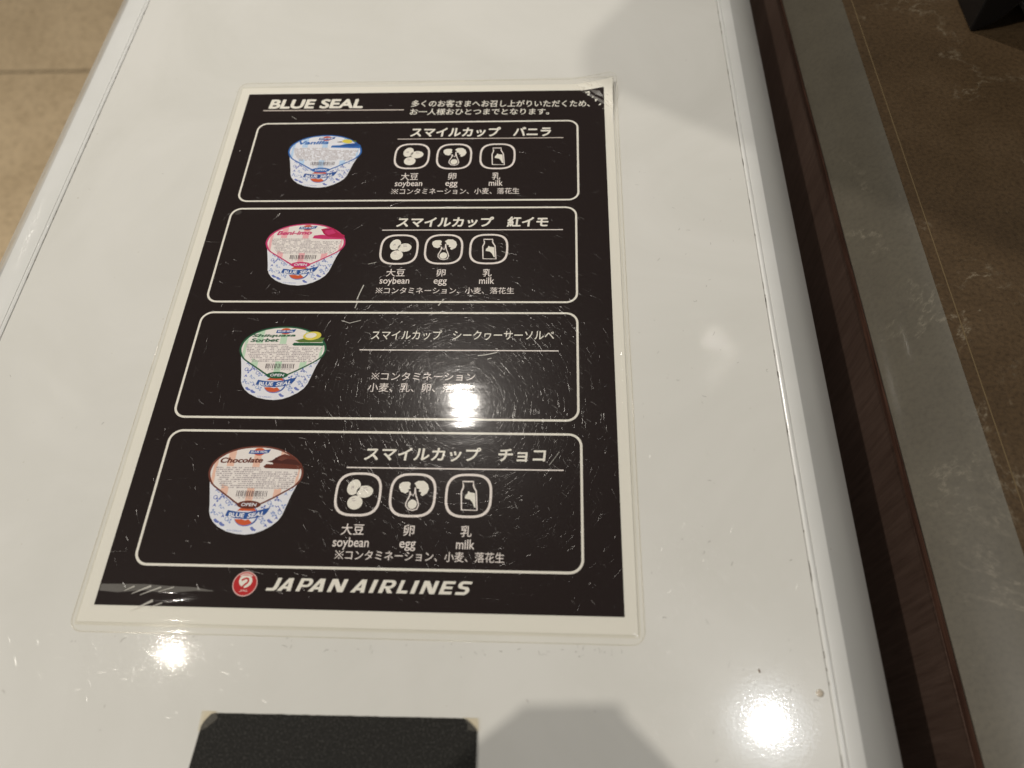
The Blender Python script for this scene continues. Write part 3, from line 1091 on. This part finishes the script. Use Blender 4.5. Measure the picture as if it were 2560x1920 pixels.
def film_h(x, y):
    d = min(x - FX0, FX1 - x, y - FY0, FY1 - y)
    h = .22 + .34 * sstep(1.2, 4.8, d)
    # wrinkles: fan of creases at the lifted corner, one blister near the opposite corner
    s = .80 * (x - 188.5) + .60 * (y - 287)
    if s > -4:
        w = -.60 * (x - 188.5) + .80 * (y - 287)
        h += .11 * (1 + math.sin(s * 1.25 + .6 * math.sin(w * .23 + .8))) * sstep(-4, 1, s) * (1 - sstep(9, 17, s)) + .012 * math.sin(w * .7 + 2.2 * math.sin(w * .31) + s)
    e = ((x - 24) / 22) ** 2 + ((y - 5.6) / 3.4) ** 2
    if e < 1:
        h += .30 * (1 - e) ** 2
    h += .05 * math.sin(x * .045 + 1) * math.sin(y * .034)
    return h


def film_sheet():
    r = 5.0
    fx = [0, .4, .9, 1.6, 2.3, 3.0, 3.8, 4.6, 5.0, 6.5, 8]
    xs = grid_lines(FX0, FX1, fx + [10, 12, 15], fx + [9.5, 11, 12.5, 14, 15.5, 17, 18.5, 20, 22], 3.0)
    ys = grid_lines(FY0, FY1, fx + [9.5, 11, 12.5, 14, 15.5, 17, 18.5, 20, 22], fx + [9.5, 11, 12.5, 14, 15.5, 17, 18.5, 20, 22, 24, 27], 3.0)
    mb = MB()
    vs = []
    for y in ys:
        for x in xs:
            X, Y = x, y
            cx = FX0 + r if x < FX0 + r else (FX1 - r if x > FX1 - r else None)
            cy = FY0 + r if y < FY0 + r else (FY1 - r if y > FY1 - r else None)
            if cx is not None and cy is not None:
                a, b_ = x - cx, y - cy
                l = max(abs(a), abs(b_)); q = math.hypot(a, b_)
                if q > 0:
                    X, Y = cx + a * l / q, cy + b_ * l / q
            vs.append((X, Y, film_h(X, Y)))
    nx = len(xs)
    fs = [(j * nx + i, j * nx + i + 1, (j + 1) * nx + i + 1, (j + 1) * nx + i) for j in range(len(ys) - 1) for i in range(nx - 1)]
    mb.raw(vs, fs, M['film'])
    return mb


film = film_sheet().build("clear_film", menu, bend=curl, smooth=True)
# cut edge of the pouch
mb = MB()
per = []
rr = round_rect(FX0, FX1, FY0, FY1, 5.0, 8)
for a, b_ in zip(rr, rr[1:] + rr[:1]):
    l = math.dist(a, b_)
    n = max(1, int(l / 3))
    for k in range(n):
        per.append((a[0] + (b_[0] - a[0]) * k / n, a[1] + (b_[1] - a[1]) * k / n))
n = len(per)
vs, fs = [], []
for k in range(n):
    a, c_ = per[k - 1], per[(k + 1) % n]
    dx, dy = c_[0] - a[0], c_[1] - a[1]
    l = math.hypot(dx, dy)
    nx_, ny_ = dy / l, -dx / l
    x, y = per[k]
    for q in range(6):
        t_ = 2 * math.pi * q / 6
        vs.append((x + nx_ * .13 * math.cos(t_), y + ny_ * .13 * math.cos(t_), .22 + .14 * math.sin(t_)))
for k in range(n):
    j = (k + 1) % n
    for q in range(6):
        w = (q + 1) % 6
        fs.append((k * 6 + q, j * 6 + q, j * 6 + w, k * 6 + w))
mb.raw(vs, fs, M['film_rim'])
mb.build("cut_edge", film, bend=curl, smooth=True)
# seam where the two films meet around the sheet
mb = MB()
mb.ring(round_rect(-5.6, 205.5, -7.5, 293.2, 1.0, 3), round_rect(-4.9, 204.7, -6.3, 292.2, .4, 3), .21, M['paper_seam'])
mb.build("paper_seam", film, bend=curl)


# micro scratches of the film
def slivers(mb, items, mt, zf):
    uv = []
    for x, y, a, l, w, c_ in items:
        n = 1 if l < 4 else 3
        px_, py_ = x - math.cos(a) * l / 2, y - math.sin(a) * l / 2
        for k in range(n):
            b_ = a + c_ * (k - (n - 1) / 2)
            qx, qy = px_ + math.cos(b_) * l / n, py_ + math.sin(b_) * l / n
            tx, ty = -math.sin(b_) * w / 2, math.cos(b_) * w / 2
            mb.face([(px_ - tx, py_ - ty, zf(px_, py_)), (qx - tx, qy - ty, zf(qx, qy)), (qx + tx, qy + ty, zf(qx, qy)), (px_ + tx, py_ + ty, zf(px_, py_))], mt)
            uv += [(0, 0), (l / n, 0), (l / n, w), (0, w)]      # u runs along the groove
            px_, py_ = qx, qy
    return uv


def with_uv(o, uv):
    lay = o.data.uv_layers.new(name="UVMap")
    for k, c_ in enumerate(uv):
        lay.data[k].uv = c_
    return o


R3 = random.Random(21)
items = []
for k in range(26000):
    wide = False
    if wide or R3.random() < .74:
        x, y = R3.gauss(128, 36), R3.gauss(98, 42)
    else:
        x, y = R3.uniform(2, 198), R3.uniform(3, 284)
    if not (1 < x < 199 and 2 < y < 285):
        continue
    a = R3.uniform(0, math.pi) if R3.random() < .6 else R3.choice((1.1, 1.5, .5, 2.2)) + R3.gauss(0, .18)
    l = min(14, R3.lognormvariate(.95, .6))
    w = R3.choice((.06, .075, .09)) if wide else R3.choice((.04, .05, .06, .07, .085, .11))
    items.append((x, y, a, l, w, R3.gauss(0, .07)))
mb = MB()
uv = slivers(mb, items, M['scratch'], lambda x, y: film_h(x, y) + .03)
o = with_uv(mb.build("fine_scratches", film, bend=curl), uv)
o["kind"] = "stuff"
# a few deep pale scuffs, each a mark of its own
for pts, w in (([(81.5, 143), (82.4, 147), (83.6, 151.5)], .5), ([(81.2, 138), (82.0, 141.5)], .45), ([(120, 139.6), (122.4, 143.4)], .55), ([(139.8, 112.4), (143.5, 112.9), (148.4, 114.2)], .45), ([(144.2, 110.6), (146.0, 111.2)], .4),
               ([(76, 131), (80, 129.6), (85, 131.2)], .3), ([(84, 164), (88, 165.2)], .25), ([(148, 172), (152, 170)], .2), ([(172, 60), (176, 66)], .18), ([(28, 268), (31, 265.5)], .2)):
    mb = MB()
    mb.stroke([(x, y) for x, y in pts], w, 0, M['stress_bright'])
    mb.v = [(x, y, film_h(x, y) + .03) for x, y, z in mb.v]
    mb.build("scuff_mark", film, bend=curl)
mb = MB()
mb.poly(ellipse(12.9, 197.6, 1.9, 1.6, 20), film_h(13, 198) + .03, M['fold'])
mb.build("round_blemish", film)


def crease_glint(pts, widths, mt, lift=.04):
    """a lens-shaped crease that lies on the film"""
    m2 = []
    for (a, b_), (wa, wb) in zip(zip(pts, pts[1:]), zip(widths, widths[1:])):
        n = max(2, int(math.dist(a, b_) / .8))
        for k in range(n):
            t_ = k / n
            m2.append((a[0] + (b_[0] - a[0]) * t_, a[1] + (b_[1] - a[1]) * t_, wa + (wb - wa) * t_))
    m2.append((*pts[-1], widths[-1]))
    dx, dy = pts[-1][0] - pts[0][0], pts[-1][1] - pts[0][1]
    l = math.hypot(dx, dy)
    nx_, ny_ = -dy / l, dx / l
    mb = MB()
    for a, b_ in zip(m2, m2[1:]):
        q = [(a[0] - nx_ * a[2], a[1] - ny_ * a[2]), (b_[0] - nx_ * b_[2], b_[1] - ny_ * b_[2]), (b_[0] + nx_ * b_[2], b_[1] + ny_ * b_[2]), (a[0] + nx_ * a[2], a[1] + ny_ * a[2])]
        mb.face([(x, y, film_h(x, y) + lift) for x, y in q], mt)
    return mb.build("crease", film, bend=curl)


# lamp reflections on the film folds, painted as pale strips: the lifted corner and the blister at the opposite one
crease_glint([(187.0, 286.6), (193.5, 281.5), (199.0, 276.5), (204.0, 271.0)], (.1, .75, .85, .1), M['stress'])
crease_glint([(192.0, 286.6), (196.5, 283.4), (199.7, 280.0)], (.1, 1.5, .2), M['stress'])
crease_glint([(189.5, 285.6), (192.5, 283.6)], (.1, .35), M['stress_bright'], .06)
crease_glint([(185.0, 290.6), (189.2, 288.2)], (.12, .35), M['stress_bright'])
crease_glint([(188.0, 293.4), (193.4, 289.2)], (.2, .5), M['stress_bright'])
crease_glint([(190.4, 294.0), (193.0, 292.2)], (.2, .45), M['stress_bright'])
crease_glint([(200.6, 277.6), (204.8, 273.0)], (.2, .45), M['stress_bright'])
crease_glint([(201.2, 281.6), (202.2, 280.2)], (.3, .3), M['stress_bright'])
crease_glint([(204.6, 264.6), (205.0, 262.8)], (.3, .3), M['stress_bright'])
crease_glint([(194.6, 292.6), (199.8, 285.6)], (.1, .4), M['stress'])
crease_glint([(.6, 6.6), (8, 6.4), (18, 6.9), (27, 6.2), (38, 6.6), (45, 6.0)], (1.3, 1.6, 1.2, 1.35, .7, .1), M['stress'])
crease_glint([(10.5, 5.4), (14.0, 7.2)], (.1, .28), M['stress_bright'], .06)
crease_glint([(13.6, 4.3), (20.5, 7.4)], (.1, .42), M['stress_bright'], .06)
crease_glint([(17.0, 3.9), (24.5, 7.0)], (.1, .3), M['stress_bright'], .06)
crease_glint([(24.0, 5.2), (29.5, 7.2)], (.1, .2), M['stress_bright'], .06)
crease_glint([(14.8, -2.2), (22.6, 2.0)], (.1, .5), M['stress_bright'], .06)
crease_glint([(21.4, -.8), (26.4, 1.2)], (.1, .25), M['stress_bright'], .06)

# ================================================================== BLACK CARD TAPED BELOW THE MENU
card = empty("black_card", (100, -70, 0), "plain matt black card taped to the white lid below the menu", "card")
mb = MB()
top = []
RJ = random.Random(4)
out = [(50.2, -58), (51.6, -40.8), (52.3, -39.2), (54.2, -36.9), (55.2, -36.5)]
for k in range(1, 60):
    x = 55.2 + (143.4 - 55.2) * k / 60
    out.append((x, -36.5 + .75 * (x - 55) / 88 + RJ.gauss(0, .05)))
out += [(143.6, -35.8), (145.0, -36.7), (146.2, -37.7), (147.6, -39.0), (148.0, -40.0), (148.5, -58), (149.0, -79), (48.6, -79)]
n = len(out)
a = sum(out[i][0] * out[(i + 1) % n][1] - out[(i + 1) % n][0] * out[i][1] for i in range(n))
if a < 0:
    out = out[::-1]
mb.face([(x, y, .62) for x, y in out], M['card'])
for k in range(n):
    j = (k + 1) % n
    mb.face([(*out[k], .05), (*out[j], .05), (*out[j], .62), (*out[k], .62)], M['card_edge'])
mb.build("card_sheet", card)
for pts in ([(50.9, -35.9), (55.8, -36.0), (57.0, -38.2), (53.5, -41.5), (50.9, -42.6)], [(142.8, -35.5), (148.2, -35.6), (148.4, -39.6), (144.9, -39.4), (144.7, -37.4)]):
    mb = MB()
    mb.poly(pts, .75, M['tape'])
    i = mb.f[0]
    mb.stroke(pts, .22, .76, M['film_rim'], True)
    mb.build("clear_tape", card)

# ================================================================== MARKS AND DIRT ON THE LID
def on_menu(x, y):
    return FX0 - .5 < x < FX1 + .5 and FY0 - .5 < y < FY1 + .5


R4 = random.Random(8)
items = []
for k in range(3600):
    x, y = R4.gauss(232, 28), R4.gauss(-8, 36)
    if on_menu(x, y) or x > 267 or y < -140 or (46 < x < 150 and y < -35):
        continue
    items.append((x, y, R4.uniform(0, math.pi), min(9, R4.lognormvariate(.7, .6)), R4.uniform(.04, .08), R4.gauss(0, .15)))
for k in range(900):
    x, y = R4.gauss(30, 24), R4.gauss(-20, 8)
    if on_menu(x, y) or (46 < x < 150 and y < -35):
        continue
    items.append((x, y, R4.uniform(0, math.pi), min(6, R4.lognormvariate(.5, .6)), R4.uniform(.04, .08), R4.gauss(0, .15)))
mb = MB()
uv = slivers(mb, items, M['scratch_top'], lambda x, y: .03)
o = with_uv(mb.build("fine_scratches", lid), uv)
o["kind"] = "stuff"

mb = MB()
for k in range(150):
    if k < 55:
        x, y = R4.uniform(210, 266), R4.uniform(-50, 230)
    elif k < 105:
        x, y = R4.uniform(-5, 205), R4.gauss(-12.0, 1.6)
    else:
        x, y = R4.uniform(-75, 265), R4.uniform(-50, 350)
    if on_menu(x, y) or (46 < x < 150 and y < -34) or x > 267:
        continue
    a = R4.uniform(0, 6.28)
    cv = R4.gauss(0, .5)
    l = R4.uniform(.25, .8)
    pts = [(x, y)]
    for q in range(R4.choice((1, 2, 3))):
        a += cv
        pts.append((pts[-1][0] + l * math.cos(a), pts[-1][1] + l * math.sin(a)))
    mb.stroke(pts, R4.uniform(.06, .16), .04, M['lint'])
for k in range(70):                          # grime caught in the two long joints
    x, y = (R4.choice((269.58, 269.62)), R4.uniform(-55, 360)) if k < 40 else (-83.2, R4.uniform(150, 370))
    l = R4.uniform(.6, 5)
    mb.stroke([(x, y), (x + R4.uniform(-.05, .05), y + l)], R4.uniform(.12, .34), .045, M['lint'])
tag(mb.build("lint"), "scattered dark dust and lint on the white lid", "lint", kind="stuff")
mb = MB()
mb.lathe(266.0, -24.2, [(1.3, .02), (1.25, .16), (1.05, .32), (.7, .44), (.3, .5)], M['water'], 28)
tag(mb.build("water_drop", smooth=True, origin=(266, -24.2, 0)), "tiny dried drop beside the right lid joint", "drop")
mb = MB()
mb.lathe(246.2, -17.4, [(.25, .02), (.32, .2), (.2, .42)], M['crumb'], 10)
mb.v = [(246.2 + (x - 246.2) * .8 - (y + 17.4) * .35, -17.4 + (y + 17.4) * 2.1, z) for x, y, z in mb.v]
tag(mb.build("crumb", smooth=True, origin=(246.2, -17.4, 0)), "tiny brown crumb above the bright lamp reflection", "crumb")

# ================================================================== UNSEEN SHAPES ADDED TO CAST THE SHADOWS OF A PHONE AND A PERSON
bot = empty("flask", (105, -90, 0), "flat black flask with sloping shoulders on the near end of the lid", "flask")
def cast(sx, sy):
    k = (-84 - sy) / (REAR_LAMP[1] - sy)
    return (sx + k * (REAR_LAMP[0] - sx), REAR_LAMP[2] * k)
capL, capR = cast(160.5, -33.5), cast(200, -33.0)
for nm, prof in (("flask_body", [cast(139, -51), cast(148, -43), (capL[0], capL[1] - 1), (capR[0], capR[1] - 1), cast(208, -42), cast(216, -50.5), (cast(216, -50.5)[0] + 1, 100), (cast(216, -50.5)[0] + 1, .05), (cast(139, -51)[0] - 1, .05), (cast(139, -51)[0] - 1, 100)]),
                 ("flask_cap", [(capL[0] + .5, capL[1] - .9), cast(162.5, -31), cast(165, -30.6), cast(195, -29.2), cast(198, -29.8), (capR[0] - .5, capR[1] - .9)])):
    mb = MB()
    mb.prism(prof, -98, -84, M['black_plastic'])
    o = mb.build(nm, bot)
    bv = o.modifiers.new("bevel", 'BEVEL'); bv.width = .0008; bv.segments = 2; bv.limit_method = 'ANGLE'

sg = empty("floor_sign", (-413, 360, -850), "tall floor sign with a tilted board standing left of the freezer", "sign")  # added blocker standing in for the person who casts the upper shadow
mb = MB()
# the board's outline follows from the edge of its shadow on the lid
prof = []
for sx, sy in ((270, 520), (252, 440), (223.4, 368), (211.6, 350.4), (202.5, 338), (197.5, 325), (195.9, 312), (196.4, 303.5), (199.3, 296.7), (203.5, 292.4), (208.8, 289.6), (228.9, 276.4), (247.8, 264), (275, 246.7), (330, 212), (430, 150), (560, 150), (560, 520)):
    k = (-400 - sx) / (SIDE_LAMP[0] - sx)
    prof.append((sy + k * (SIDE_LAMP[1] - sy), k * SIDE_LAMP[2]))
mb.prism(prof, 400, 405, M['black_plastic'])
mb.v = [(-y, x, z) for x, y, z in mb.v]
mb.build("sign_board", sg)
mb = MB()
mb.box(-421, -405.2, 352, 368, -838, 540, M['black_plastic'])
mb.build("post", sg)
mb = MB()
mb.lathe(-413, 360, [(130, -850), (130, -842), (20, -838.2)], M['black_plastic'], 48)
mb.build("base_plate", sg)
